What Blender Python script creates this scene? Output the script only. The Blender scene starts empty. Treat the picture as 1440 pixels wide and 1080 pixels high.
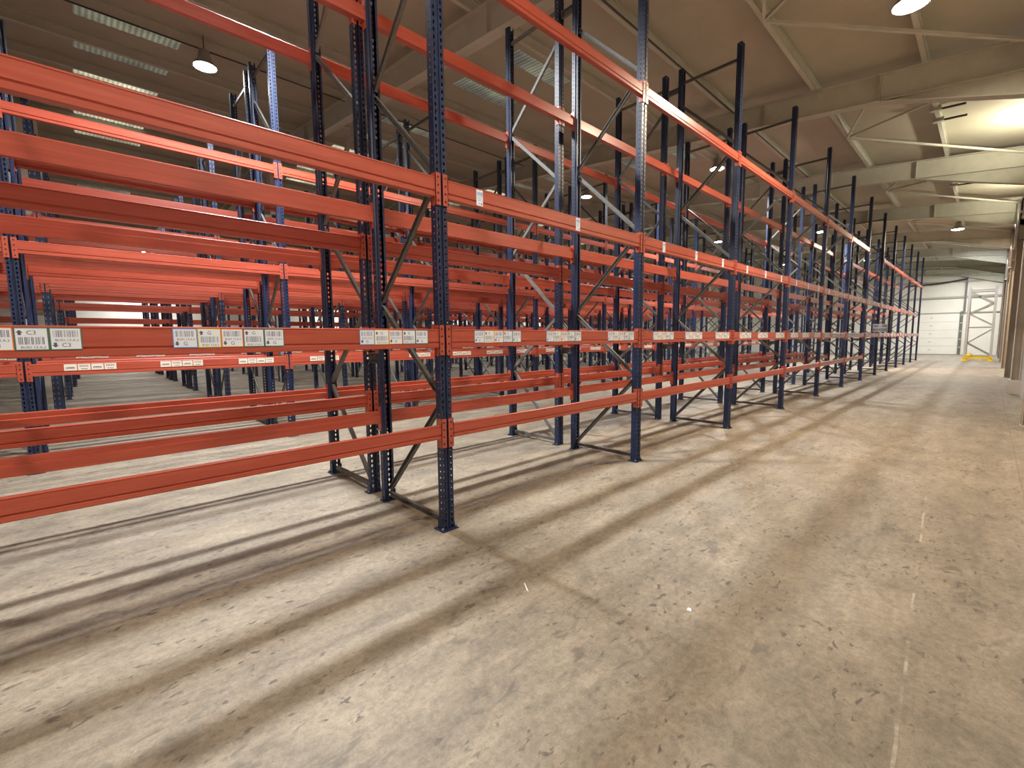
import bpy, math, random
from mathutils import Vector, Matrix
random.seed(7)
SC = bpy.context.scene
COL = SC.collection

# ------------------------------------------------------------------ materials
def new_mat(name):
    m = bpy.data.materials.new(name); m.use_nodes = True
    nt = m.node_tree; b = nt.nodes['Principled BSDF']
    return m, nt, b

def nd(nt, kind, **kw):
    n = nt.nodes.new(kind)
    for k, v in kw.items():
        if k in n.inputs.keys() if hasattr(n.inputs, 'keys') else False:
            n.inputs[k].default_value = v
        else:
            setattr(n, k, v)
    return n

def simple(name, col, rough=.5, metal=0., noise=0., scale=20., bump=0.):
    m, nt, b = new_mat(name)
    b.inputs['Base Color'].default_value = (*col, 1)
    b.inputs['Roughness'].default_value = rough
    b.inputs['Metallic'].default_value = metal
    if noise > 0:
        g = nt.nodes.new('ShaderNodeNewGeometry')
        n = nt.nodes.new('ShaderNodeTexNoise'); n.inputs['Scale'].default_value = scale
        n.inputs['Detail'].default_value = 5; n.inputs['Roughness'].default_value = .65
        nt.links.new(g.outputs['Position'], n.inputs['Vector'])
        r = nt.nodes.new('ShaderNodeValToRGB')
        r.color_ramp.elements[0].position = .3; r.color_ramp.elements[1].position = .7
        r.color_ramp.elements[0].color = (*[c*(1-noise) for c in col], 1)
        r.color_ramp.elements[1].color = (*[min(1, c*(1+noise)) for c in col], 1)
        nt.links.new(n.outputs['Fac'], r.inputs['Fac'])
        nt.links.new(r.outputs['Color'], b.inputs['Base Color'])
        if bump > 0:
            bp = nt.nodes.new('ShaderNodeBump'); bp.inputs['Strength'].default_value = bump
            nt.links.new(n.outputs['Fac'], bp.inputs['Height'])
            nt.links.new(bp.outputs['Normal'], b.inputs['Normal'])
    return m

def emitter(name, col, strength):
    m = bpy.data.materials.new(name); m.use_nodes = True
    nt = m.node_tree; nt.nodes.clear()
    e = nt.nodes.new('ShaderNodeEmission'); o = nt.nodes.new('ShaderNodeOutputMaterial')
    e.inputs['Color'].default_value = (*col, 1); e.inputs['Strength'].default_value = strength
    nt.links.new(e.outputs[0], o.inputs[0])
    return m

def orange_mat():
    m, nt, b = new_mat('orange_powder_coat')
    g = nt.nodes.new('ShaderNodeNewGeometry')
    mp = nt.nodes.new('ShaderNodeMapping'); mp.inputs['Scale'].default_value = (1.2, 14, 22)
    n = nt.nodes.new('ShaderNodeTexNoise'); n.inputs['Scale'].default_value = 1.6
    n.inputs['Detail'].default_value = 6; n.inputs['Roughness'].default_value = .7
    nt.links.new(g.outputs['Position'], mp.inputs['Vector']); nt.links.new(mp.outputs[0], n.inputs['Vector'])
    r = nt.nodes.new('ShaderNodeValToRGB'); cr = r.color_ramp
    cr.elements[0].position = .25; cr.elements[0].color = (.34, .056, .028, 1)
    cr.elements[1].position = .55; cr.elements[1].color = (.45, .082, .046, 1)
    e = cr.elements.new(.8); e.color = (.52, .125, .082, 1)
    nt.links.new(n.outputs['Fac'], r.inputs['Fac']); nt.links.new(r.outputs['Color'], b.inputs['Base Color'])
    b.inputs['Coat Weight'].default_value = .3; b.inputs['Coat Roughness'].default_value = .22
    rr = nt.nodes.new('ShaderNodeMapRange'); rr.inputs[3].default_value = .26; rr.inputs[4].default_value = .45
    nt.links.new(n.outputs['Fac'], rr.inputs[0]); nt.links.new(rr.outputs[0], b.inputs['Roughness'])
    return m

M = {}
M['orange'] = orange_mat()
M['navy'] = simple('navy_powder_coat', (.010, .021, .062), .42, 0, .3, 9)
M['galv'] = simple('galvanised_steel', (.15, .147, .136), .55, .2, .22, 30)
M['galv_pale'] = simple('pale_galvanised_steel', (.50, .48, .44), .5, .2, .15, 20)
M['dark'] = simple('dark_hole', (.012, .012, .014), .8)
M['white'] = simple('sticker_white', (.80, .86, .95), .5)
M['cream_paper'] = simple('sticker_cream', (.78, .72, .6), .55)
M['ink'] = simple('sticker_ink', (.10, .11, .17), .6)
M['blue'] = simple('sticker_blue', (.13, .36, .78), .5)
M['yellow_p'] = simple('sticker_yellow', (.85, .66, .08), .5)
M['orange_p'] = simple('sticker_orange', (.86, .24, .06), .5)
M['green_p'] = simple('sticker_green', (.06, .22, .17), .5)
M['yellow'] = simple('yellow_safety_paint', (.85, .60, .03), .45, 0, .15, 12)
M['steel'] = simple('painted_steel', (.47, .475, .40), .5, 0, .08, 4)
M['column'] = simple('column_paint', (.42, .36, .29), .55, 0, .1, 2)
M['roof'] = simple('roof_sheet', (.42, .40, .31), .7, 0, .10, .7)
M['wall'] = simple('wall_panel', (.52, .46, .39), .65, 0, .10, .8)
M['whitewall'] = simple('white_wall_panel', (.78, .75, .66), .6, 0, .04, .8)
M['door'] = simple('door_panel', (.80, .77, .68), .5, 0, .03, 1.)
M['seam'] = simple('seam_grey', (.40, .39, .36), .6)
M['darkpipe'] = simple('dark_pipe', (.05, .05, .05), .5)
M['pipe'] = simple('downpipe_steel', (.62, .62, .62), .25, .8)
M['pillar'] = simple('pillar_paint', (.66, .60, .49), .6, 0, .06, 2)
M['housing'] = simple('lamp_housing', (.35, .35, .34), .4, .4)
M['lens_c'] = emitter('lamp_lens_neutral', (1, .97, .9), 60)
M['lens_w'] = emitter('lamp_lens_warm', (1, .86, .66), 60)
M['paper'] = simple('paper_scrap', (.85, .84, .8), .7)

def floor_mat():
    m, nt, b = new_mat('concrete_floor')
    L = nt.links.new
    g = nt.nodes.new('ShaderNodeNewGeometry')
    sx = nt.nodes.new('ShaderNodeSeparateXYZ'); L(g.outputs['Position'], sx.inputs[0])
    def noise(scale, detail, rough, stretch=None, dist=0., off=0.):
        n = nt.nodes.new('ShaderNodeTexNoise'); n.inputs['Scale'].default_value = scale
        n.inputs['Detail'].default_value = detail; n.inputs['Roughness'].default_value = rough
        n.inputs['Distortion'].default_value = dist
        mp = nt.nodes.new('ShaderNodeMapping')
        mp.inputs['Scale'].default_value = stretch or (1, 1, 1); mp.inputs['Location'].default_value = (off, off*.7, 0)
        L(g.outputs['Position'], mp.inputs['Vector']); L(mp.outputs[0], n.inputs['Vector'])
        return n.outputs['Fac']
    def ramp(x, p0, p1, c0, c1):
        r = nt.nodes.new('ShaderNodeValToRGB'); e = r.color_ramp.elements
        e[0].position = p0; e[1].position = p1
        e[0].color = (*c0, 1) if isinstance(c0, tuple) else (c0, c0, c0, 1)
        e[1].color = (*c1, 1) if isinstance(c1, tuple) else (c1, c1, c1, 1)
        L(x, r.inputs['Fac']); return r.outputs['Color']
    def mix(kind, fac, a, c):
        n = nt.nodes.new('ShaderNodeMix'); n.data_type = 'RGBA'; n.blend_type = kind
        if isinstance(fac, float): n.inputs[0].default_value = fac
        else: L(fac, n.inputs[0])
        if isinstance(a, tuple): n.inputs[6].default_value = (*a, 1)
        else: L(a, n.inputs[6])
        if isinstance(c, tuple): n.inputs[7].default_value = (*c, 1)
        else: L(c, n.inputs[7])
        return n.outputs[2]
    def mth(op, a, c=None):
        n = nt.nodes.new('ShaderNodeMath'); n.operation = op
        for i, v in enumerate((a, c)):
            if v is None: continue
            if isinstance(v, (int, float)): n.inputs[i].default_value = v
            else: L(v, n.inputs[i])
        return n.outputs[0]
    base = ramp(noise(.55, 6, .6), .3, .7, (.272, .228, .166), (.340, .290, .215))
    base = mix('MULTIPLY', .85, base, ramp(noise(3.2, 8, .72, (.8, 1.3, 1), .4, 3.), .32, .62, .62, 1.12))
    base = mix('MULTIPLY', .75, base, ramp(noise(26, 6, .75, None, 0, 9.), .3, .62, .55, 1.12))
    base = mix('MULTIPLY', .5, base, ramp(noise(110, 4, .8, None, 0, 77.), .3, .7, .6, 1.2))
    # worn streaks that run with the traffic, with rack shading painted in
    base = mix('MULTIPLY', .55, base, ramp(noise(1.3, 7, .7, (.35, 2.2, 1), .6, 5.), .34, .60, .58, 1.1))
    # dark rubber / oil blotches
    bl = mth('MULTIPLY', ramp(noise(5.5, 5, .6, (.8, 1.5, 1), .9, 14.), .57, .67, 0., 1.), ramp(noise(.9, 3, .5, None, 0, 21.), .42, .58, 0., 1.))
    base = mix('MIX', mth('MULTIPLY', bl, .7), base, (.10, .085, .065))
    sp = mth('MULTIPLY', ramp(noise(17, 4, .55, (.8, 1.5, 1), .5, 33.), .59, .66, 0., 1.), ramp(noise(1.6, 4, .6, None, 0, 61.), .44, .54, 0., 1.))
    base = mix('MIX', mth('MULTIPLY', sp, .85), base, (.075, .06, .05))
    # fine scratches
    sc = ramp(noise(9, 2, .5, (2.6, .25, 1), 1.5, 40.), .495, .505, 1., 0.)
    # saw-cut joints
    def line(co, at, w):
        return mth('LESS_THAN', mth('ABSOLUTE', mth('SUBTRACT', co, at)), w)
    wob = mth('MULTIPLY', mth('SUBTRACT', noise(2., 4, .6), .5), .03)
    xx = mth('ADD', sx.outputs[0], wob); yy = mth('ADD', sx.outputs[1], wob)
    j = line(yy, -.32, .006)
    for at in (4.86, 10.9, 16.95, 23., 29.1):
        j = mth('MAXIMUM', j, line(xx, at, .006))
    base = mix('MIX', mth('MULTIPLY', j, .55), base, (.16, .13, .10))
    # worn chalk stripe beside the wall
    arc = mth('ADD', mth('MULTIPLY', mth('SUBTRACT', sx.outputs[0], 2.), .047), .135)
    ch = mth('LESS_THAN', mth('ABSOLUTE', mth('SUBTRACT', yy, arc)), .006)
    ch = mth('MULTIPLY', ch, mth('MULTIPLY', mth('GREATER_THAN', sx.outputs[0], 1.7), mth('LESS_THAN', sx.outputs[0], 5.6)))
    ch = mth('MULTIPLY', ch, ramp(noise(2.2, 5, .7, None, 0, 51.), .50, .58, 0., 1.))
    base = mix('MIX', mth('MULTIPLY', ch, .30), base, (.75, .70, .6))
    L(base, b.inputs['Base Color'])
    b.inputs['Roughness'].default_value = .62
    bp = nt.nodes.new('ShaderNodeBump'); bp.inputs['Strength'].default_value = .12
    L(noise(26, 6, .75, None, 0, 9.), bp.inputs['Height']); L(bp.outputs['Normal'], b.inputs['Normal'])
    return m
M['floor'] = floor_mat()

def rooflight_mat(name, strength, low):
    m = bpy.data.materials.new(name); m.use_nodes = True
    nt = m.node_tree; nt.nodes.clear(); L = nt.links.new
    g = nt.nodes.new('ShaderNodeNewGeometry'); sx = nt.nodes.new('ShaderNodeSeparateXYZ')
    L(g.outputs['Position'], sx.inputs[0])
    n = nt.nodes.new('ShaderNodeTexNoise'); n.inputs['Scale'].default_value = .9; n.inputs['Detail'].default_value = 3
    L(g.outputs['Position'], n.inputs['Vector'])
    r = nt.nodes.new('ShaderNodeValToRGB'); e = r.color_ramp.elements
    e[0].position = .42; e[0].color = (*low, 1); e[1].position = .66; e[1].color = (1., .95, .66, 1)
    L(n.outputs['Fac'], r.inputs['Fac'])
    em = nt.nodes.new('ShaderNodeEmission'); em.inputs['Strength'].default_value = strength
    wv = nt.nodes.new('ShaderNodeTexWave'); wv.bands_direction = 'X'; wv.inputs['Scale'].default_value = 3.6  # corrugation shading put into the glow colour as stripes
    L(g.outputs['Position'], wv.inputs['Vector'])
    mr = nt.nodes.new('ShaderNodeMapRange'); mr.inputs[3].default_value = .55; mr.inputs[4].default_value = 1.; L(wv.outputs['Fac'], mr.inputs[0])
    ml = nt.nodes.new('ShaderNodeMix'); ml.data_type = 'RGBA'; ml.blend_type = 'MULTIPLY'; ml.inputs[0].default_value = 1
    L(r.outputs['Color'], ml.inputs[6]); L(mr.outputs[0], ml.inputs[7]); L(ml.outputs[2], em.inputs['Color'])
    o = nt.nodes.new('ShaderNodeOutputMaterial'); L(em.outputs[0], o.inputs[0])
    return m
M['rooflight'] = rooflight_mat('translucent_rooflight', .95, (.30, .27, .19))
M['rooflight_dirty'] = rooflight_mat('dirty_rooflight', .22, (.5, .45, .36))

# ------------------------------------------------------------------ mesh helpers
class MB:
    def __init__(s): s.v = []; s.f = []; s.m = []; s.mats = []; s.smooth = []
    def mi(s, mat):
        if mat not in s.mats: s.mats.append(mat)
        return s.mats.index(mat)
    def quad(s, pts, mat, sm=False):
        i = len(s.v); s.v += [tuple(p) for p in pts]; s.f.append(tuple(range(i, i+len(pts)))); s.m.append(s.mi(mat)); s.smooth.append(sm)
    def box(s, a, b, mat):
        x0, y0, z0 = a; x1, y1, z1 = b; i = len(s.v)
        s.v += [(x0,y0,z0),(x1,y0,z0),(x1,y1,z0),(x0,y1,z0),(x0,y0,z1),(x1,y0,z1),(x1,y1,z1),(x0,y1,z1)]
        for f in ((0,3,2,1),(4,5,6,7),(0,1,5,4),(1,2,6,5),(2,3,7,6),(3,0,4,7)):
            s.f.append(tuple(i+j for j in f)); s.m.append(s.mi(mat)); s.smooth.append(False)
    def bar(s, p, q, w, h, mat, up=(1, 0, 0)):
        p = Vector(p); q = Vector(q); d = (q-p).normalized(); u = Vector(up)
        u = (u - d*u.dot(d)).normalized(); v = d.cross(u); i = len(s.v)
        for c in (p, q):
            for a, b2 in ((-1,-1),(1,-1),(1,1),(-1,1)): s.v.append(tuple(c+u*(a*w/2)+v*(b2*h/2)))
        for f in ((0,3,2,1),(4,5,6,7),(0,1,5,4),(1,2,6,5),(2,3,7,6),(3,0,4,7)):
            s.f.append(tuple(i+j for j in f)); s.m.append(s.mi(mat)); s.smooth.append(False)
    def channel(s, p, q, w, d, t, mat, up=(1, 0, 0)):
        """open C section from p to q: web w wide, flanges d deep along `up`"""
        p = Vector(p); q = Vector(q); a = (q-p).normalized(); u = Vector(up); u = (u-a*u.dot(a)).normalized(); v = a.cross(u)
        prof = [(0,-w/2),(d,-w/2),(d,-w/2+t),(t,-w/2+t),(t,w/2-t),(d,w/2-t),(d,w/2),(0,w/2)]
        i = len(s.v); n = len(prof)
        for c in (p, q):
            for x, y in prof: s.v.append(tuple(c+u*(x-d/2)+v*y))
        for k in range(n):
            k2 = (k+1) % n
            s.f.append((i+k, i+k2, i+n+k2, i+n+k)); s.m.append(s.mi(mat)); s.smooth.append(False)
        for o in (0, n):
            for f in ((0,1,2,3),(0,3,4,7),(4,5,6,7)):
                s.f.append(tuple(i+o+j for j in f)); s.m.append(s.mi(mat)); s.smooth.append(False)
    def prism(s, prof, x0, x1, mat, axis='x'):
        """prof = closed list of 2-D points swept along an axis"""
        i = len(s.v); n = len(prof)
        for x in (x0, x1):
            for a, b in prof:
                s.v.append({'x': (x,a,b), 'y': (a,x,b), 'z': (a,b,x)}[axis])
        for k in range(n):
            k2 = (k+1) % n
            s.f.append((i+k, i+k2, i+n+k2, i+n+k)); s.m.append(s.mi(mat)); s.smooth.append(False)
        s.f.append(tuple(i+k for k in reversed(range(n)))); s.m.append(s.mi(mat)); s.smooth.append(False)
        s.f.append(tuple(i+n+k for k in range(n))); s.m.append(s.mi(mat)); s.smooth.append(False)
    def lathe(s, prof, c, mat, n=20, axis='z'):
        """prof = [(r, h)...] around a vertical axis at c"""
        i = len(s.v); k = len(prof)
        for r, h in prof:
            for j in range(n):
                a = 2*math.pi*j/n; x, y = r*math.cos(a), r*math.sin(a)
                s.v.append({'z': (c[0]+x, c[1]+y, c[2]+h), 'y': (c[0]+x, c[1]+h, c[2]+y), 'x': (c[0]+h, c[1]+x, c[2]+y)}[axis])
        for a in range(k-1):
            for j in range(n):
                j2 = (j+1) % n
                s.f.append((i+a*n+j, i+a*n+j2, i+(a+1)*n+j2, i+(a+1)*n+j)); s.m.append(s.mi(mat)); s.smooth.append(True)
        for a, rev in ((0, True), (k-1, False)):
            if prof[a][0] > 1e-5:
                idx = [i+a*n+j for j in range(n)]
                s.f.append(tuple(reversed(idx)) if rev else tuple(idx)); s.m.append(s.mi(mat)); s.smooth.append(False)
    def tube(s, pts, r, mat, n=8):
        for a, b in zip(pts[:-1], pts[1:]):
            p = Vector(a); q = Vector(b); d = (q-p).normalized()
            u = d.orthogonal().normalized(); v = d.cross(u); i = len(s.v)
            for c in (p, q):
                for j in range(n):
                    t = 2*math.pi*j/n; s.v.append(tuple(c+u*(r*math.cos(t))+v*(r*math.sin(t))))
            for j in range(n):
                j2 = (j+1) % n; s.f.append((i+j, i+j2, i+n+j2, i+n+j)); s.m.append(s.mi(mat)); s.smooth.append(True)
            s.f.append(tuple(i+j for j in reversed(range(n)))); s.m.append(s.mi(mat)); s.smooth.append(False)
            s.f.append(tuple(i+n+j for j in range(n))); s.m.append(s.mi(mat)); s.smooth.append(False)
    def mesh(s, name):
        me = bpy.data.meshes.new(name); me.from_pydata(s.v, [], s.f)
        for m in s.mats: me.materials.append(m)
        me.polygons.foreach_set('material_index', s.m); me.polygons.foreach_set('use_smooth', s.smooth)
        me.update(); return me

def obj(name, me, parent=None, loc=(0, 0, 0), rz=0.):
    o = bpy.data.objects.new(name, me); COL.objects.link(o)
    o.location = loc; o.rotation_euler = (0, 0, rz)
    if parent is not None: o.parent = parent
    return o
def tag(o, label, cat, group=None):
    o['label'] = label; o['category'] = cat
    if group: o['group'] = group
    return o
def thing(name, label, cat, loc=(0, 0, 0), group=None):
    o = bpy.data.objects.new(name, None); COL.objects.link(o); o.location = loc; o.empty_display_size = .2
    return tag(o, label, cat, group)
def struct(name, mb, loc=(0, 0, 0)):
    o = obj(name, mb.mesh(name) if isinstance(mb, MB) else mb, None, loc); o['kind'] = 'structure'; return o

# ------------------------------------------------------------------ building shell
X0, X1 = -8.6, 47.6            # back gable, far gable
YR, YL, YM = -.62, 36.62, 18.  # right wall, left wall, ridge
FR = [-7.1+6.05*i for i in range(9)] + [47.3]
def zb(y):                      # underside of the rafters
    y = min(y, 2*YM-y); return 5.78+.10*(y-1.67)
RD, PD = .47, .20
def zs(y): return zb(y)+RD+PD   # underside of the roof sheet

mb = MB(); mb.box((X0-.2, YR-.3, -.2), (X1+.2, YL+.3, 0), M['floor']); struct('floor', mb)
mb = MB()
for ya, yb in ((YR-.2, YM), (YM, YL+.2)):
    za, zc = zs(ya), zs(yb)
    mb.prism([(ya, za), (yb, zc), (yb, zc+.12), (ya, za+.12)], X0-.2, X1+.2, M['roof'])
# standing laps of the sheets
struct('ceiling', mb)
mb = MB(); mb.box((X0-.2, YR-.2, 0), (X1+.2, YR, zs(YR)+.02), M['wall'])
for z in (2.35, 4.7): mb.box((X0, YR-.01, z), (X1, YR+.006, z+.02), M['seam'])
struct('wall_right', mb)
mb = MB(); mb.box((X0-.2, YL, 0), (X1+.2, YL+.2, zs(YL)+.02), M['whitewall'])
struct('wall_left', mb)
def gable(x0, x1, mat, name, seams):
    mb = MB()
    prof = [(YR, 0), (YL, 0), (YL, zs(YL)), (YM, zs(YM)), (YR, zs(YR))]
    mb.prism(prof, x0, x1, mat)
    for y in seams: mb.box((x0-.006, y, .0), (x0+.01, y+.02, zs(y)-.02), M['seam'])
    struct(name, mb)
gable(X1, X1+.2, M['whitewall'], 'wall_far', [7.2+1.1*i for i in range(26)])
gable(X0-.2, X0, M['wall'], 'wall_back', [])

# portal frames: columns, haunched rafters, stiffeners - one continuous steel frame each
def portal(x, name):
    mb = MB(); w, t, fl = .20, .014, .016; st = M['steel']
    for sgn in (1, -1):
        yy = (lambda y: y) if sgn == 1 else (lambda y: 2*YM-y)
        def slab(pa, pb, qa, qb, xa, xb):
            pr = [(yy(pa[0]), pa[1]), (yy(pb[0]), pb[1]), (yy(qb[0]), qb[1]), (yy(qa[0]), qa[1])]
            if sgn == -1: pr = pr[::-1]
            mb.prism(pr, x+xa, x+xb, st)
        ye = YR+.02
        # web, flanges
        slab((ye, zb(ye)), (YM, zb(YM)), (ye, zb(ye)+RD), (YM, zb(YM)+RD), -t/2, t/2)
        slab((ye, zb(ye)), (YM, zb(YM)), (ye, zb(ye)+fl), (YM, zb(YM)+fl), -w/2, w/2)
        slab((ye, zb(ye)+RD-fl), (YM, zb(YM)+RD-fl), (ye, zb(ye)+RD), (YM, zb(YM)+RD), -w/2, w/2)
        # haunch
        h0, h1 = 5.08, zb(1.67)
        slab((ye, h0), (1.67, h1-.01), (ye, zb(ye)), (1.67, h1), -t/2, t/2)
        slab((ye, h0), (1.67, h1-.016), (ye, h0+fl), (1.67, h1), -w/2, w/2)
        # stiffeners
        for y in (1.67, 3.62, 5.65, 9.6, 13.4):
            slab((y, zb(y)+fl), (y+.014, zb(y)+fl), (y, zb(y)+RD-fl), (y+.014, zb(y)+RD-fl), -w/2+.005, w/2-.005)
        # eaves column
        st2 = M['column']
        for a, b2, xa, xb in ((ye, ye+.014, -.1, .1), (ye+.13, ye+.144, -.1, .1), (ye, ye+.144, -t/2, t/2)):
            pr = [(yy(a), 0), (yy(b2), 0), (yy(b2), zb(b2)+RD), (yy(a), zb(a)+RD)]
            mb.prism(pr if sgn == 1 else pr[::-1], x+xa, x+xb, st2)
        slab((ye, 0), (ye+.16, 0), (ye, .02), (ye+.16, .02), -.12, .12)
    struct(name, mb)
for x in FR: portal(x, 'portal_frame')

# purlins along the roof, a Z section each
py = [1.07+1.65*i for i in range(-1, 11)]
for y in py + [2*YM-q for q in py]:
    mb = MB(); z = zb(y)+RD; s = 1 if y < YM else -1
    mb.prism([(y-.035, z), (y+.035, z), (y+.035, z+.02), (y+.006, z+.02), (y+.006, z+PD), (y-.035, z+PD), (y-.035, z+PD-.02), (y-.006, z+PD-.02), (y-.006, z+.02), (y-.035, z+.02)], X0, X1, M['steel'])
    struct('purlin', mb)
# conduit clipped along one purlin
for y in (4.30, 10.95):
    mb = MB(); z = zb(y)+RD-.02
    mb.tube([(X0, y-.02, z), (X1, y-.02, z)], .014, M['darkpipe']); struct('conduit', mb)
# wind-bracing stays from a purlin node to the eaves of the neighbouring frames
for i in range(1, 8):
    xa, xb = FR[i], FR[i+1]; xm = (xa+xb)/2; mb = MB(); zn = zb(2.72)+RD-.01
    N = (xm, 2.72, zn)
    for tgt in ((xa+.1, 1.75, zb(1.75)+.35), (xa+.1, YR+.2, zb(YR)+.3), (xb-.1, YR+.2, zb(YR)+.3)):
        mb.bar(N, tgt, .045, .045, M['steel'], (0, 0, 1))
    struct('wind_brace', mb)
# short bracket arms on the eaves purlin
for x in (13.3, 14.0, 19.6, 20.3):
    mb = MB(); z = zb(1.07)+RD-.02
    mb.bar((x, 1.15, z), (x, .62, z-.03), .035, .035, M['darkpipe'], (0, 0, 1)); mb.box((x-.05, .98, z-.03), (x+.05, 1.16, z+.05), M['steel'])
    struct('bracket_arm', mb)
# rooflights: one translucent strip per bay, seen in the gaps beside the purlins
n = 0
for sgn in (1, -1):
    for i in range(-1, 8):
        xa = .35+6.05*i; n += 1; mb = MB(); nx = 22
        for q in py[4:]:
            bright = 'rooflight' if q > 12.7 else 'rooflight_dirty'
            for k in range(nx):
                u0 = xa+1.55*k/nx; u1 = xa+1.55*(k+1)/nx; d0 = .012 if k % 2 else .0; d1 = .0 if k % 2 else .012
                A, B = (q+.42, q+.88) if sgn == 1 else (2*YM-q-1.0, 2*YM-q-.42)
                mb.quad([(u0, A, zs(A)-.012-d0), (u0, B, zs(B)-.012-d0), (u1, B, zs(B)-.012-d1), (u1, A, zs(A)-.012-d1)], M[bright])
        struct('window_%d' % n, mb)
# ridge pillars standing in the flue between two back-to-back racks
for i in range(1, 9):
    x = FR[i]+.45; mb = MB(); y = 17.865
    mb.box((x-.2, y-.115, 0), (x+.2, y-.1, zb(y)), M['pillar']); mb.box((x-.2, y+.1, 0), (x+.2, y+.115, zb(y)), M['pillar']); mb.box((x-.01, y-.1, 0), (x+.01, y+.1, zb(y)), M['pillar'])
    struct('pillar', mb)
# far gable: sectional door, guides, rails, pipes
mb = MB(); ya, yb = 1.6, 5.4
for k in range(5):
    mb.box((X1-.09, ya, .02+.61*k), (X1-.03, yb, .02+.61*k+.598), M['door'])
    mb.box((X1-.105, 3.05, .32+.61*k), (X1-.09, 3.2, .36+.61*k), M['seam'])
mb.box((X1-.05, ya, .0), (X1-.03, yb, 3.07), M['seam'])
mb.box((X1-.12, ya-.04, 3.07), (X1-.0, yb+.04, 3.16), M['seam'])
d = struct('door_1', mb)
mb = MB(); mb.box((X1-.16, ya-.2, 0), (X1, ya-.05, 3.2), M['galv']); mb.box((X1-.16, yb+.05, 0), (X1, yb+.2, 3.2), M['galv'])
for z in (.5, 1.1, 1.7, 2.3, 2.9): mb.box((X1-.19, ya-.17, z), (X1-.15, ya-.08, z+.09), M['steel'])
struct('trim_1', mb)
mb = MB(); mb.bar((X1-.08, YR+.1, 4.27), (X1-.08, 16, 4.27), .09, .13, M['seam'], (1, 0, 0)); mb.bar((X1-.08, YR+.1, 3.12), (X1-.08, 1.4, 3.12), .06, .06, M['seam'], (1, 0, 0)); struct('trim_2', mb)
mb = MB(); mb.box((X1-.14, 1.3, 3.2), (X1, 1.42, zs(1.3)-.05), M['galv']); struct('trim_3', mb)
mb = MB(); mb.bar((X1-.1, YR+.1, 5.35), (X1-.1, 16, 5.75), .05, .09, M['seam'], (1, 0, 0)); struct('trim_4', mb)
mb = MB(); pts = []
for k in range(15):
    t = k/14; y = 1.35+3.4*t; pts.append((X1-.2, y, 5.55-.25*t-.1*math.sin(3.14*t)))
mb.tube(pts, .06, M['darkpipe'], 8); tag(obj('sagging_hose', mb.mesh('sagging_hose')), 'black hose hung across the far white gable wall above the sectional door', 'hose')
# downpipes on the wall columns
for i, x in enumerate([FR[k] for k in (3, 4, 5, 6, 7)]):
    mb = MB(); mb.tube([(x-.18, YR+.2, 4.35), (x-.18, YR+.2, 5.9)], .05, M['pipe'], 14); mb.lathe([(.06, 0), (.06, .05)], (x-.18, YR+.2, 4.3), M['galv_pale'], 14)
    mb.box((x-.2, YR, 4.6), (x-.16, YR+.2, 4.64), M['galv']); mb.box((x-.2, YR, 5.5), (x-.16, YR+.2, 5.54), M['galv'])
    struct('downpipe', mb)
mb = MB(); mb.box((16.75, YR, 0), (17.45, YR+.2, .34), M['wall']); struct('trim_5', mb)
# junction box on the right wall
mb = MB(); mb.box((12.35, YR+.001, 1.42), (12.6, YR+.08, 1.6), M['darkpipe']); mb.box((12.4, YR+.08, 1.46), (12.55, YR+.085, 1.56), M['dark'])
mb.tube([(12.35, YR+.03, 1.44), (11.3, YR+.03, 1.44)], .014, M['seam']); tag(obj('junction_box', mb.mesh('junction_box')), 'small black junction box fixed to the right-hand wall with a conduit', 'junction box')

# ------------------------------------------------------------------ pallet racking
BAY, H = 2.80, 5.92
UW, UF, UB = .10, .042, .038     # upright: width, depth in front of / behind its centre

def upright_mesh(holes=True):
    mb = MB(); nv = M['navy']
    def cell(P, u0, u1, z0, z1, hole):
        """sheet cell with a punched slot; P maps (u, z) to 3-D"""
        um, zm = (u0+u1)/2, (z0+z1)/2
        rect = [(u0, z0), (um, z0), (u1, z0), (u1, zm), (u1, z1), (um, z1), (u0, z1), (u0, zm)]
        hl = [(um+a, zm+b) for a, b in hole]
        i = len(mb.v); mb.v += [P(*p) for p in rect] + [P(*p) for p in hl]
        for k in range(8):
            k2 = (k+1) % 8
            mb.f.append((i+k, i+k2, i+8+k2, i+8+k)); mb.m.append(mb.mi(nv)); mb.smooth.append(False)
    tear = [(-.003, -.016), (0, -.017), (.003, -.016), (.008, 0), (.008, .009), (0, .016), (-.008, .009), (-.008, 0)]
    rnd = [(-.005, -.005), (0, -.006), (.005, -.005), (.006, 0), (.005, .005), (0, .006), (-.005, .005), (-.006, 0)]
    yf, yb, hw = -UF, UB, UW/2
    n = int(H/.05)
    if holes:
        for k in range(n):
            z0 = k*.05; z1 = H if k == n-1 else z0+.05
            for a, b in ((-hw, -.011), (.011, hw)): cell(lambda u, z: (u, yf, z), a, b, z0, z1, tear)
            for sx in (-hw, hw):
                cell(lambda u, z, sx=sx: (sx, u, z), yf+.0, yf+.052, z0, z1, rnd)
    else:
        for a, b in ((-hw, -.011), (.011, hw)): mb.quad([(a, yf, 0), (b, yf, 0), (b, yf, H), (a, yf, H)], nv)
        for sx in (-hw, hw): mb.quad([(sx, yf, 0), (sx, yf+.052, 0), (sx, yf+.052, H), (sx, yf, H)], nv)
    q = lambda a, b: mb.quad([(*a, 0), (*b, 0), (*b, H), (*a, H)], nv)
    q((-.011, yf), (-.008, yf+.01)); q((-.008, yf+.01), (.008, yf+.01)); q((.008, yf+.01), (.011, yf))     # front groove
    for s in (-1, 1):
        q((s*hw, yf+.052), (s*(hw-.012), yf+.064)); q((s*(hw-.012), yf+.064), (s*(hw-.012), yb)); q((s*(hw-.012), yb), (s*(hw-.03), yb))
    return mb.mesh('upright')
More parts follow.
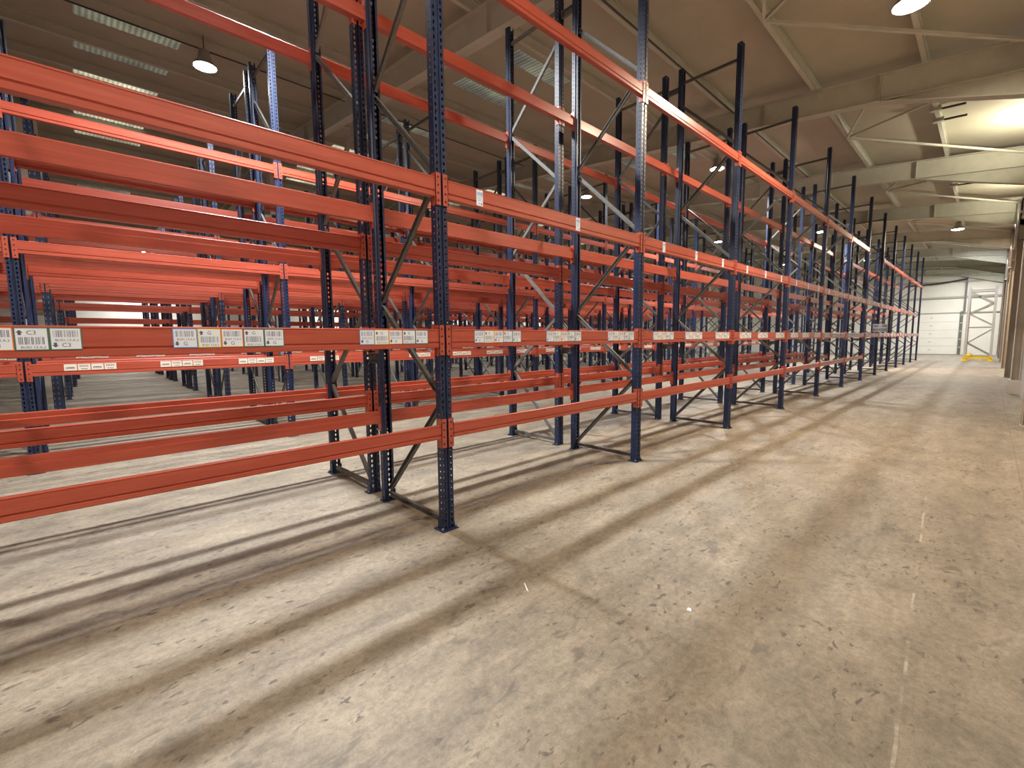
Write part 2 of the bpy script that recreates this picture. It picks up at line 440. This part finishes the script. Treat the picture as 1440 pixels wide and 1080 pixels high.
def plate_mesh(out=.07):
    mb = MB(); nv = M['navy']
    mb.box((-.075, -out, 0), (.075, .06, .008), nv)
    for x in (-.062, .062): mb.lathe([(.011, 0), (.011, .012), (.006, .02)], (x, -out+.025, .008), M['galv'], 8)
    for x in (-.052, .052):
        mb.prism([(-min(.05, out), .008), (.03, .008), (.03, .1), (-.03, .1)], x-.0025, x+.0025, nv)
    return mb.mesh('foot_plate')
UP, UPS, PLATE, PLATEF = upright_mesh(True), upright_mesh(False), plate_mesh(), plate_mesh(.0415)

D = .92                          # frame depth, centre to centre
def brace_mesh(p, q, name):
    mb = MB(); mb.channel((0, p[0], p[1]), (0, q[0], q[1]), .042, .03, .004, M['galv'], (-1, 0, 0)); return mb.mesh(name)
A_, B_ = .0, D                   # aisle side at y=0, flue side at y=D
zig = [(B_-.02, .09), (A_+.02, 1.0), (A_+.02, 1.05), (B_-.02, 1.79), (B_-.02, 1.84), (A_+.02, 2.68), (A_+.02, 2.74), (B_-.02, 3.57), (B_-.02, 3.63), (A_+.02, 4.43), (A_+.02, 4.48), (B_-.02, 5.33)]
DIAG = [brace_mesh(zig[2*i], zig[2*i+1], 'diagonal_brace') for i in range(6)]
HORZ = [brace_mesh((A_+.03, z), (B_-.03, z), 'horizontal_brace') for z in (.065, 5.70)]
def simple_frame_mesh():
    mb = MB(); nv = M['navy']
    for y in (0, D):
        s = 1 if y == 0 else -1
        mb.box((-.05, y-.04, 0), (.05, y+.04, H), nv); mb.box((-.075, y-.07, 0), (.075, y+.06, .01), nv)
        for k in range(int(H/.1)):
            for x in (-.03, .03):
                yy = y-s*.0405
                mb.quad([(x-.008, yy, k*.1+.03), (x+.008, yy, k*.1+.03), (x+.008, yy, k*.1+.07), (x-.008, yy, k*.1+.07)], M['galv'])
    for i in range(6): mb.bar((0, *zig[2*i]), (0, *zig[2*i+1]), .03, .042, M['galv'])
    for z in (.065, 5.70): mb.bar((0, .03, z), (0, D-.03, z), .03, .042, M['galv'])
    return mb.mesh('upright_frame')
SFRAME = simple_frame_mesh()

BL = BAY-UW-.012
def beam_prof(h):
    y = -.025; b = h/2
    return [(.025, -b), (y+.004, -b), (y, -b+.004), (y, -b+.22*h), (y+.007, -b+.26*h), (y+.007, -b+.29*h), (y, -b+.33*h), (y, b-.10*h), (y+.003, b-.085*h), (y, b-.07*h), (y, b-.004), (y+.004, b), (.004, b), (.007, b-.004), (.007, -b+.62*h), (.025, -b+.58*h)]
def beam_mesh(h, conn=False):
    mb = MB(); mb.prism(beam_prof(h), -BL/2, BL/2, M['orange'])
    if conn: connector_into(mb, -1, 0); connector_into(mb, 1, 0)
    return mb.mesh('beam')
def connector_into(mb, s, at):
    """angle plate at a beam end; s = -1 left end, +1 right end; local y- is the aisle side"""
    o = M['orange']; xe = s*(BL/2) if at == 0 else 0
    t = .005
    a, b = xe, xe+s*t
    z0, z1 = -.125, .10
    mb.box((min(a, b), -.030, z0), (max(a, b), .028, z1), o)                     # leg the beam is welded to
    c, d_ = xe, xe+s*.046
    mb.box((min(c, d_), -.030, z0), (max(c, d_), -.0255, z1), o)                   # leg hooked on the upright's face
    for k in range(4):
        z = -.095+.055*k; x = xe+s*.024
        mb.prism([(x+.007*math.cos(i*math.pi/3), z+.009*math.sin(i*math.pi/3)) for i in range(6)], -.0312, -.0300, M['dark'], 'y')
def connector_mesh(s):
    mb = MB(); connector_into(mb, s, 1); return mb.mesh('beam_connector')
CONN = {-1: connector_mesh(-1), 1: connector_mesh(1)}
HT = {1: .11, 2: .14, 3: .14, 4: .125, 5: .12, 6: .12}
BEAM = {l: beam_mesh(h) for l, h in HT.items()}
BEAMC = {l: beam_mesh(h, True) for l, h in HT.items()}

# --- stickers --------------------------------------------------------------
def text_polys(txt, size):
    cu = bpy.data.curves.new('t', 'FONT'); cu.body = txt; cu.size = size; cu.align_x = 'CENTER'; cu.resolution_u = 2
    o = bpy.data.objects.new('t', cu); COL.objects.link(o)
    dg = bpy.context.evaluated_depsgraph_get(); me = bpy.data.meshes.new_from_object(o.evaluated_get(dg))
    v = [tuple(p.co) for p in me.vertices]; f = [tuple(p.vertices) for p in me.polygons]
    bpy.data.objects.remove(o); bpy.data.curves.remove(cu); bpy.data.meshes.remove(me)
    return v, f
_tc = {}
def put_text(mb, txt, size, x, z, y, mat):
    key = (txt, size)
    if key not in _tc: _tc[key] = text_polys(txt, size)
    v, f = _tc[key]; i = len(mb.v)
    mb.v += [(x+a, y, z+b) for a, b, c in v]
    for p in f: mb.f.append(tuple(i+k for k in p)); mb.m.append(mb.mi(mat)); mb.smooth.append(False)
def rect(mb, x0, z0, x1, z1, y, mat): mb.quad([(x0, y, z0), (x1, y, z0), (x1, y, z1), (x0, y, z1)], mat)
def sticker_into(mb, x, w, h, border, up, ch, code, seed, detail=True):
    rnd = random.Random(seed); b = .004
    mb.box((x-w/2, -.0006, -h/2), (x+w/2, .0, h/2), border)
    rect(mb, x-w/2+b, -h/2+b, x+w/2-b, h/2-b, -.0009, M['white'])
    y = -.0012; ink = M['ink']
    zb0, zb1 = (-.24*h, .08*h) if up else (.08*h, .38*h)
    xs = x-.38*w
    while xs < x+.38*w:
        bw = rnd.choice((.0010, .0016, .0024, .0010)) if detail else .005
        rect(mb, xs, zb0, xs+bw, zb1, y, ink); xs += bw+rnd.choice((.0018, .0026, .0018, .005))*(1 if detail else 2.)
    if detail: put_text(mb, code, .015, x+.03*w, (-.42 if up else -.11)*h, y, ink)
    else: rect(mb, x-.25*w, (-.40 if up else -.1)*h, x+.3*w, (-.34 if up else -.03)*h, y, ink)
    za, s = (.28*h, 1) if up else (-.28*h, -1)
    ax = x-.34*w; k = .11*h
    mb.quad([(ax-.005, y, za-s*k), (ax+.005, y, za-s*k), (ax+.005, y, za), (ax-.005, y, za)][::s], ink)
    mb.quad([(ax-.011, y, za), (ax+.011, y, za), (ax, y, za+s*k)][::s], ink)
    if detail: put_text(mb, ch, .026, x, za-.009, y, ink)
    else: rect(mb, x-.008, za-.008, x+.008, za+.008, y, ink)
FIVE = [('blue', False), ('yellow_p', True), ('orange_p', False), ('green_p', True), ('green_p', False)]
def sticker_mesh(i, ch, code, seed):
    mb = MB(); c, up = FIVE[i]; sticker_into(mb, 0, .103, .098, M[c], up, ch, code, seed); return mb.mesh('barcode_sticker')
ST = {}
for i in range(5):
    for ch in ('C3', 'G'): ST[i, ch] = sticker_mesh(i, ch, 'BU01.13.A.2', 11*i+len(ch))
def strip_mesh():
    mb = MB()
    for i, (c, up) in enumerate(FIVE): sticker_into(mb, (i-2)*.105, .103, .098, M[c], up, 'G', '', 5+i, False)
    return mb.mesh('barcode_sticker_strip')
STRIP = strip_mesh()
def pale_strip():
    mb = MB()
    for i in range(4):
        x = (i-1.5)*.118; mb.box((x-.055, -.0006, -.038), (x+.055, 0, .038), M['cream_paper'])
        zz = -.02 if i % 2 == 0 else .0
        for k in range(9): rect(mb, x-.04+.009*k, zz, x-.036+.009*k, zz+.024, -.0009, M['ink'])
        rect(mb, x-.03, -zz-.026, x+.03, -zz-.019, -.0009, M['ink'])
    return mb.mesh('barcode_sticker_strip')
PALE = pale_strip()
def tall_sticker():
    mb = MB(); mb.box((-.033, -.0006, -.06), (.033, 0, .06), M['white'])
    for k in range(10): rect(mb, -.024+.0042*k, .018, -.0215+.0042*k, .045, -.0009, M['blue'])
    rect(mb, .02, .015, .026, .045, -.0009, M['ink'])
    for k in range(3): rect(mb, -.022, .004-.012*k, .015, .007-.012*k, -.0009, M['blue'])
    rect(mb, -.008, -.047, .0, -.038, -.0009, M['blue']); rect(mb, .012, -.05, .024, -.04, -.0009, M['ink'])
    return mb.mesh('pallet_sticker')
TALL = tall_sticker()
def spacer_mesh(L):
    mb = MB(); mb.channel((0, -L/2, 0), (0, L/2, 0), .085, .035, .005, M['galv'], (-1, 0, 0))
    for s in (-1, 1): mb.box((-.03, min(s*L/2, s*L/2-s*.006), -.05), (.03, max(s*L/2, s*L/2-s*.006), .05), M['galv'])
    return mb.mesh('row_spacer')

def rack(name_label, y0, front, xoff, levels, kmin, kmax, detail, stickers, spacers=0., group='rows of pallet racking'):
    """y0 = aisle-side upright line; front=-1: aisle towards -Y, +1: aisle towards +Y.
       levels = {level: (z, set of bays)}"""
    root = thing('pallet_rack', name_label, 'pallet rack', (2.0+xoff, y0, 0), group)
    s = 1 if front == -1 else -1               # local inward direction
    rin, rout = (0., math.pi) if front == -1 else (math.pi, 0.)
    for k in range(kmin, kmax+1):
        x = BAY*k
        if detail >= 2:
            for yy, r in ((0, rin), (s*D, rout)):
                u = obj('upright', UP if (detail >= 3 and k <= 6) or (detail == 2 and k <= 3) else UPS, root, (x, yy, 0), r)
                obj('foot_plate', PLATE if yy == 0 else PLATEF, u)
            for me in DIAG: obj('diagonal_brace', me, root, (x, 0, 0), 0 if s == 1 else math.pi)
            for me in HORZ: obj('horizontal_brace', me, root, (x, 0, 0), 0 if s == 1 else math.pi)
        else:
            obj('upright_frame', SFRAME, root, (x, 0, 0), 0 if s == 1 else math.pi)
        if spacers:
            for z in (1.33, 5.62):
                obj('row_spacer', SPACER, root, (x, s*(D+UF+.001+SPL/2), z))
    for lv, (z, bays) in levels.items():
        for k in range(kmin, kmax):
            if k not in bays: continue
            xm = BAY*(k+.5)
            for side, (yy, r) in enumerate(((-s*(UF-.018), rin), (s*(D+UF-.018), rout))):
                b = obj('beam', (BEAM if detail >= 2 else BEAMC)[lv], root, (xm, yy, z), r)
                if detail >= 2:
                    for e in (-1, 1): obj('beam_connector', CONN[e], b, (e*BL/2, 0, 0))
                if side == 0 and lv in stickers:
                    stickers[lv](b, k, 1 if r == 0 else -1)
    return root
SPL = .31-2*UF-.03
SPACER = spacer_mesh(SPL)

def a_label(b, k, s):
    for gi, off in enumerate((.545, 1.40, 2.385)):
        x = off-BAY/2
        if k <= 1:
            for i in range(5): obj('barcode_sticker', ST[i, 'C3' if (k == -1 and gi == 0) else 'G'], b, (x+(i-2)*.105, -.0262, .012))
        else: obj('barcode_sticker_strip', STRIP, b, (x, -.0262, .012))
def a_tall(b, k, s):
    if k < 0: return
    for off in ((.36, 1.60) if k == 0 else (.5, 1.4, 2.3)): obj('pallet_sticker', TALL, b, (off-BAY/2, -.0262, .0))
def pale(b, k, s):
    for off in (.55, 1.45, 2.35): obj('barcode_sticker_strip', PALE, b, ((off-BAY/2), -.0262, .02))

R = lambda a, b: set(range(a, b))
full = R(-3, 12)
la = {1: (.79, R(-3, 6)), 2: (1.503, full), 3: (2.60, R(-3, 11)), 4: (4.245, R(-3, 6) | R(7, 12))}
lbk = {1: (.915, R(-3, 6)), 2: (1.52, R(-3, 6) | R(7, 12)), 3: (2.375, R(-3, 11)), 4: (4.41, R(-3, 6) | R(7, 12))}
lc = {2: (1.19, R(-3, 8)), 3: (2.56, R(-3, 9)), 4: (4.03, R(-3, 6))}
ld = {2: (1.19, R(-3, 7)), 3: (2.45, R(-3, 7)), 4: (3.80, R(-3, 7))}
rA = rack('nearest pallet rack, navy uprights and orange beams with coloured barcode stickers, facing the open aisle', 2.883, -1, 0, la, -1, 12, 3, {2: a_label, 3: a_tall}, .31)
rB = rack('second pallet rack, standing back to back behind the nearest one and tied to it', 5.025, 1, 0, lbk, -1, 12, 3, {2: pale})
rC = rack('third pallet rack from the front, first one across the second aisle', 7.50, -1, .32, lc, -2, 12, 2, {2: pale}, .31)
rD = rack('fourth pallet rack from the front, back to back with the rack lining the second aisle', 9.65, 1, .32, ld, -2, 12, 2, {2: pale})
rows = [(12.13, -1, 'fifth'), (14.28, 1, 'sixth'), (16.76, -1, 'seventh'), (18.97, 1, 'eighth'), (21.45, -1, 'ninth'), (23.60, 1, 'tenth'), (26.10, -1, 'eleventh'), (28.25, 1, 'twelfth'), (30.75, -1, 'thirteenth'), (32.90, 1, 'last')]
L3 = [2.56, 2.52, 2.47, 2.56, 2.28, 2.32, 2.40, 2.46, 2.62, 2.66]
for j, (y, f, w) in enumerate(rows):
    lv = {2: (1.19 if j % 2 == 0 else 1.3, R(-3, 8)), 3: (L3[j], R(-3, 8)), 4: (3.75 if j % 4 < 2 else 3.9, R(-3, 6)), 5: (1.86, R(2+j//3, 7)), 6: (3.1, R(2+j//3, 7))}
    rack('%s pallet rack counted from the open aisle, seen through nearer racks' % w if w != 'last' else 'farthest pallet rack, last row before the left wall',
         y, f, .40+.075*(j//2), lv, -2, 12, 1, {2: pale})

# aisle sign fixed across an upright, facing along the aisle
mb = MB(); mb.box((-.22, -.004, -.145), (.22, .004, .145), M['white'])
for x in (-.12, .12): rect(mb, x-.07, .055, x+.07, .09, -.0055, M['ink'])
for k in range(12): rect(mb, -.2+.034*k, -.12, -.183+.034*k, -.02, -.0055, M['ink'])
sg = obj('aisle_sign', mb.mesh('aisle_sign'), None, (21.535, 2.80, 1.765), -math.pi/2); tag(sg, 'white printed sign plate fixed to a navy upright far down the nearest rack', 'sign')
mb = MB(); mb.box((-.012, .004, -.1), (.012, .0145, .1), M['galv']); obj('fixing_bracket', mb.mesh('fixing_bracket'), sg, (-.05, 0, 0))

# ------------------------------------------------------------------ galvanised end frames on yellow bases
def end_frame(x, label):
    t = thing('rack_frame', label, 'rack frame', (x, -.14, 0), 'grey frames on the yellow bases')
    W, h = 1.02, 4.1
    for y in (0, W):
        mb = MB(); mb.box((-.05, y-.055, .16), (-.044, y+.055, h), M['galv_pale']); mb.box((-.044, y-.055, .16), (.05, y-.049, h), M['galv_pale']); mb.box((-.044, y+.049, .16), (.05, y+.055, h), M['galv_pale'])
        obj('upright', mb.mesh('upright'), t)
    z = [.35, 1.0, 1.0, 1.75, 2.0, 2.65, 2.65, 3.2, 3.2, 3.85]
    for i in range(5):
        a, b = (.05, W-.05) if i % 2 == 0 else (W-.05, .05)
        mb = MB(); mb.channel((0, a, z[2*i]), (0, b, z[2*i+1]), .07, .04, .005, M['galv_pale'], (-1, 0, 0)); obj('diagonal_brace', mb.mesh('diagonal_brace'), t)
    for zz in (1.88, 3.6, 3.92):
        mb = MB(); mb.channel((0, .05, zz), (0, W-.05, zz), .06, .04, .005, M['galv_pale'], (-1, 0, 0)); obj('horizontal_brace', mb.mesh('horizontal_brace'), t)
    for y in (0, W):
        mb = MB(); mb.box((-.16, y-.12, 0), (.16, y+.12, .05), M['yellow']); mb.prism([(y-.09, .05), (y+.09, .05), (y+.06, .16), (y-.06, .16)], -.1, .1, M['yellow'])
        obj('foot_block', mb.mesh('foot_block'), t)['label'] = 'yellow foot block'
    mb = MB(); mb.box((-.12, -.08, .17), (-.085, W+.08, .25), M['yellow']); obj('guard_rail', mb.mesh('guard_rail'), t)['label'] = 'yellow guard rail'
    mb = MB(); mb.tube([(-.1, .1, .07), (-.1, W-.1, .07)], .018, M['yellow'], 10); obj('tie_bar', mb.mesh('tie_bar'), t)['label'] = 'yellow tie bar'
    mb = MB(); mb.lathe([(.0, 0), (.12, .0), (.12, .1), (.0, .16)], (-.02, W-.17, .25), M['yellow'], 16); obj('cap', mb.mesh('cap'), t)['label'] = 'yellow domed cap'
    return t
end_frame(36.2, 'grey lattice frame on a bright yellow base at the aisle end, front one')
end_frame(37.7, 'grey lattice frame on a yellow base, just behind the front lattice frame')

# yellow-capped protection post behind the rack's far end
pt = thing('protection_post', 'thick pale post with a domed yellow cap behind the far end of the racks', 'post', (43.2, 5.9, 0))
mb = MB(); mb.lathe([(.22, 0), (.22, 1.62)], (0, 0, 0), M['galv_pale'], 20); obj('post_body', mb.mesh('post_body'), pt)
mb = MB(); mb.lathe([(.27, 1.6), (.27, 1.72), (.2, 1.86), (.08, 1.93), (0, 1.94)], (0, 0, 0), M['yellow'], 20); obj('post_cap', mb.mesh('post_cap'), pt)

# scraps lying on the floor
for (x, y, r, lab) in ((2.32, 1.04, .3, 'small white paper scrap in the middle of the open aisle floor'), (1.84, 1.83, 1., 'thin white splinter on the floor in front of the nearest upright')):
    mb = MB()
    w, l = (.012, .016) if r < .5 else (.004, .05)
    mb.prism([(-l, -w), (l*.8, -w*.8), (l, w*.7), (-l*.7, w)], .0008, .0025, M['paper'], 'z')
    tag(obj('paper_scrap', mb.mesh('paper_scrap'), None, (x, y, 0), r), lab, 'scrap')

# ------------------------------------------------------------------ lamps
def lamp(x, y, z, warm, power, label, group='high bay lamps'):
    t = thing('high_bay_lamp', label, 'lamp', (x, y, z), group)
    top = zs(y)-z-.01
    mb = MB(); mb.lathe([(.05, .32), (.09, .30), (.11, .18), (.11, .14), (.20, .02), (.21, 0), (.19, 0), (.19, .015), (.05, .1)], (0, 0, 0), M['housing'], 24); obj('housing', mb.mesh('housing'), t)
    mb = MB(); mb.lathe([(0, -.025), (.1, -.02), (.17, -.008), (.19, .004)], (0, 0, 0), M['lens_w' if warm else 'lens_c'], 24); obj('lens', mb.mesh('lens'), t)
    mb = MB(); mb.tube([(0, 0, .3), (0, 0, top)], .008, M['darkpipe'], 6); obj('hanger_rod', mb.mesh('hanger_rod'), t)
    ld = bpy.data.lights.new('lamp_light', 'AREA'); ld.shape = 'DISK'; ld.size = .34; ld.energy = power
    ld.color = ((1, .81, .60) if x > 4 else (1, .92, .84)) if warm else (.96, .98, 1.0)
    ld.spread = math.radians(176 if y < 2 else 150)
    lo = bpy.data.objects.new('lamp_light', ld); COL.objects.link(lo); lo.parent = t; lo.location = (0, 0, -.035)
    return t
PW = 330
nm = {0: 'open aisle', 1: 'second aisle', 2: 'third aisle', 3: 'fourth aisle', 4: 'fifth aisle', 5: 'sixth aisle', 6: 'seventh aisle', 7: 'aisle by the left wall'}
od = ['nearest', 'second', 'third', 'farthest']
for x, y, z, warm, p, lab in ((-4., .97, 5.74, True, .62, 'behind the viewpoint'), (1.6, .45, 5.74, True, .26, 'overhead of the nearest bay'), (8.1, .97, 5.74, True, .9, 'brightest at the top right'),
                              (26.15, 1.15, 5.74, True, 1.0, 'small, far beyond the third rafter'), (32.6, .9, 6.1, False, .8, 'added unseen behind a rafter to brighten the end frames'), (43.6, 1.0, 6.12, False, 1.1, 'tucked behind the last rafter')):  # lamp with the end frames in its label is an added, hidden light
    lamp(x, y, z, warm, PW*p, '%s round lamp above the open aisle, %s' % ('warm white' if warm and x > 4 else 'white', lab))
for a, y in enumerate((5.88, 10.8, 15.5, 20.2, 24.9, 29.5, 34.6)):
    for i, x in enumerate((2.0, 14.07, 26.15, 38.2)):
        z = zs(min(y, 2*YM-y))-(.42, .58, .5, .8, .88, .92, .6)[a]
        lamp(x+.15*a, y, z, False, PW*(1.45, .55, .42, .4, .45, .5, .7)[a], 'round white high bay lamp over the %s, %s along it' % (nm[a+1], od[i]))
# bulkhead lamps on the right wall, washing the roof above them
for x, e, lab in ((15.3, 75, 'near bulkhead lamp fixed high on the right wall'), (21.6, 45, 'far bulkhead lamp fixed high on the right wall')):
    t = thing('bulkhead_lamp', lab, 'lamp', (x, YR, 5.3), 'wall bulkhead lamps')
    mb = MB(); mb.box((-.12, .0, -.08), (.12, .14, .0), M['housing']); obj('housing', mb.mesh('housing'), t)
    mb = MB(); mb.box((-.10, .02, .0), (.10, .12, .02), M['lens_w']); obj('lens', mb.mesh('lens'), t)
    ld = bpy.data.lights.new('lamp_light', 'AREA'); ld.shape = 'RECTANGLE'; ld.size = .2; ld.size_y = .1; ld.energy = e; ld.color = (1, .90, .70)
    lo = bpy.data.objects.new('lamp_light', ld); COL.objects.link(lo); lo.parent = t; lo.location = (0, .08, .035); lo.rotation_euler = (math.pi-.35, 0, 0)

# ------------------------------------------------------------------ world, camera, view
w = bpy.data.worlds.new('World'); SC.world = w; w.use_nodes = True
w.node_tree.nodes['Background'].inputs[0].default_value = (.5, .55, .6, 1); w.node_tree.nodes['Background'].inputs[1].default_value = .05
yaw, pit, rol = math.radians(46.458), math.radians(-5.7193), math.radians(-.5513)
f = Vector((math.cos(yaw)*math.cos(pit), math.sin(yaw)*math.cos(pit), math.sin(pit))); r = Vector((math.sin(yaw), -math.cos(yaw), 0)); u = r.cross(f)
r2 = math.cos(rol)*r+math.sin(rol)*u; u2 = -math.sin(rol)*r+math.cos(rol)*u
cd = bpy.data.cameras.new('camera'); cam = bpy.data.objects.new('camera', cd); COL.objects.link(cam)
mat = Matrix((r2, u2, -f)).transposed().to_4x4(); mat.translation = (0, 0, 1.496); cam.matrix_world = mat
cd.sensor_fit = 'HORIZONTAL'; cd.sensor_width = 36; cd.lens = 634.78/1440*36; cd.clip_start = .05; cd.clip_end = 200
SC.camera = cam
SC.view_settings.view_transform = 'Standard'; SC.view_settings.look = 'None'; SC.view_settings.gamma = 1; SC.view_settings.use_curve_mapping = False
SC.view_settings.exposure = 0.25
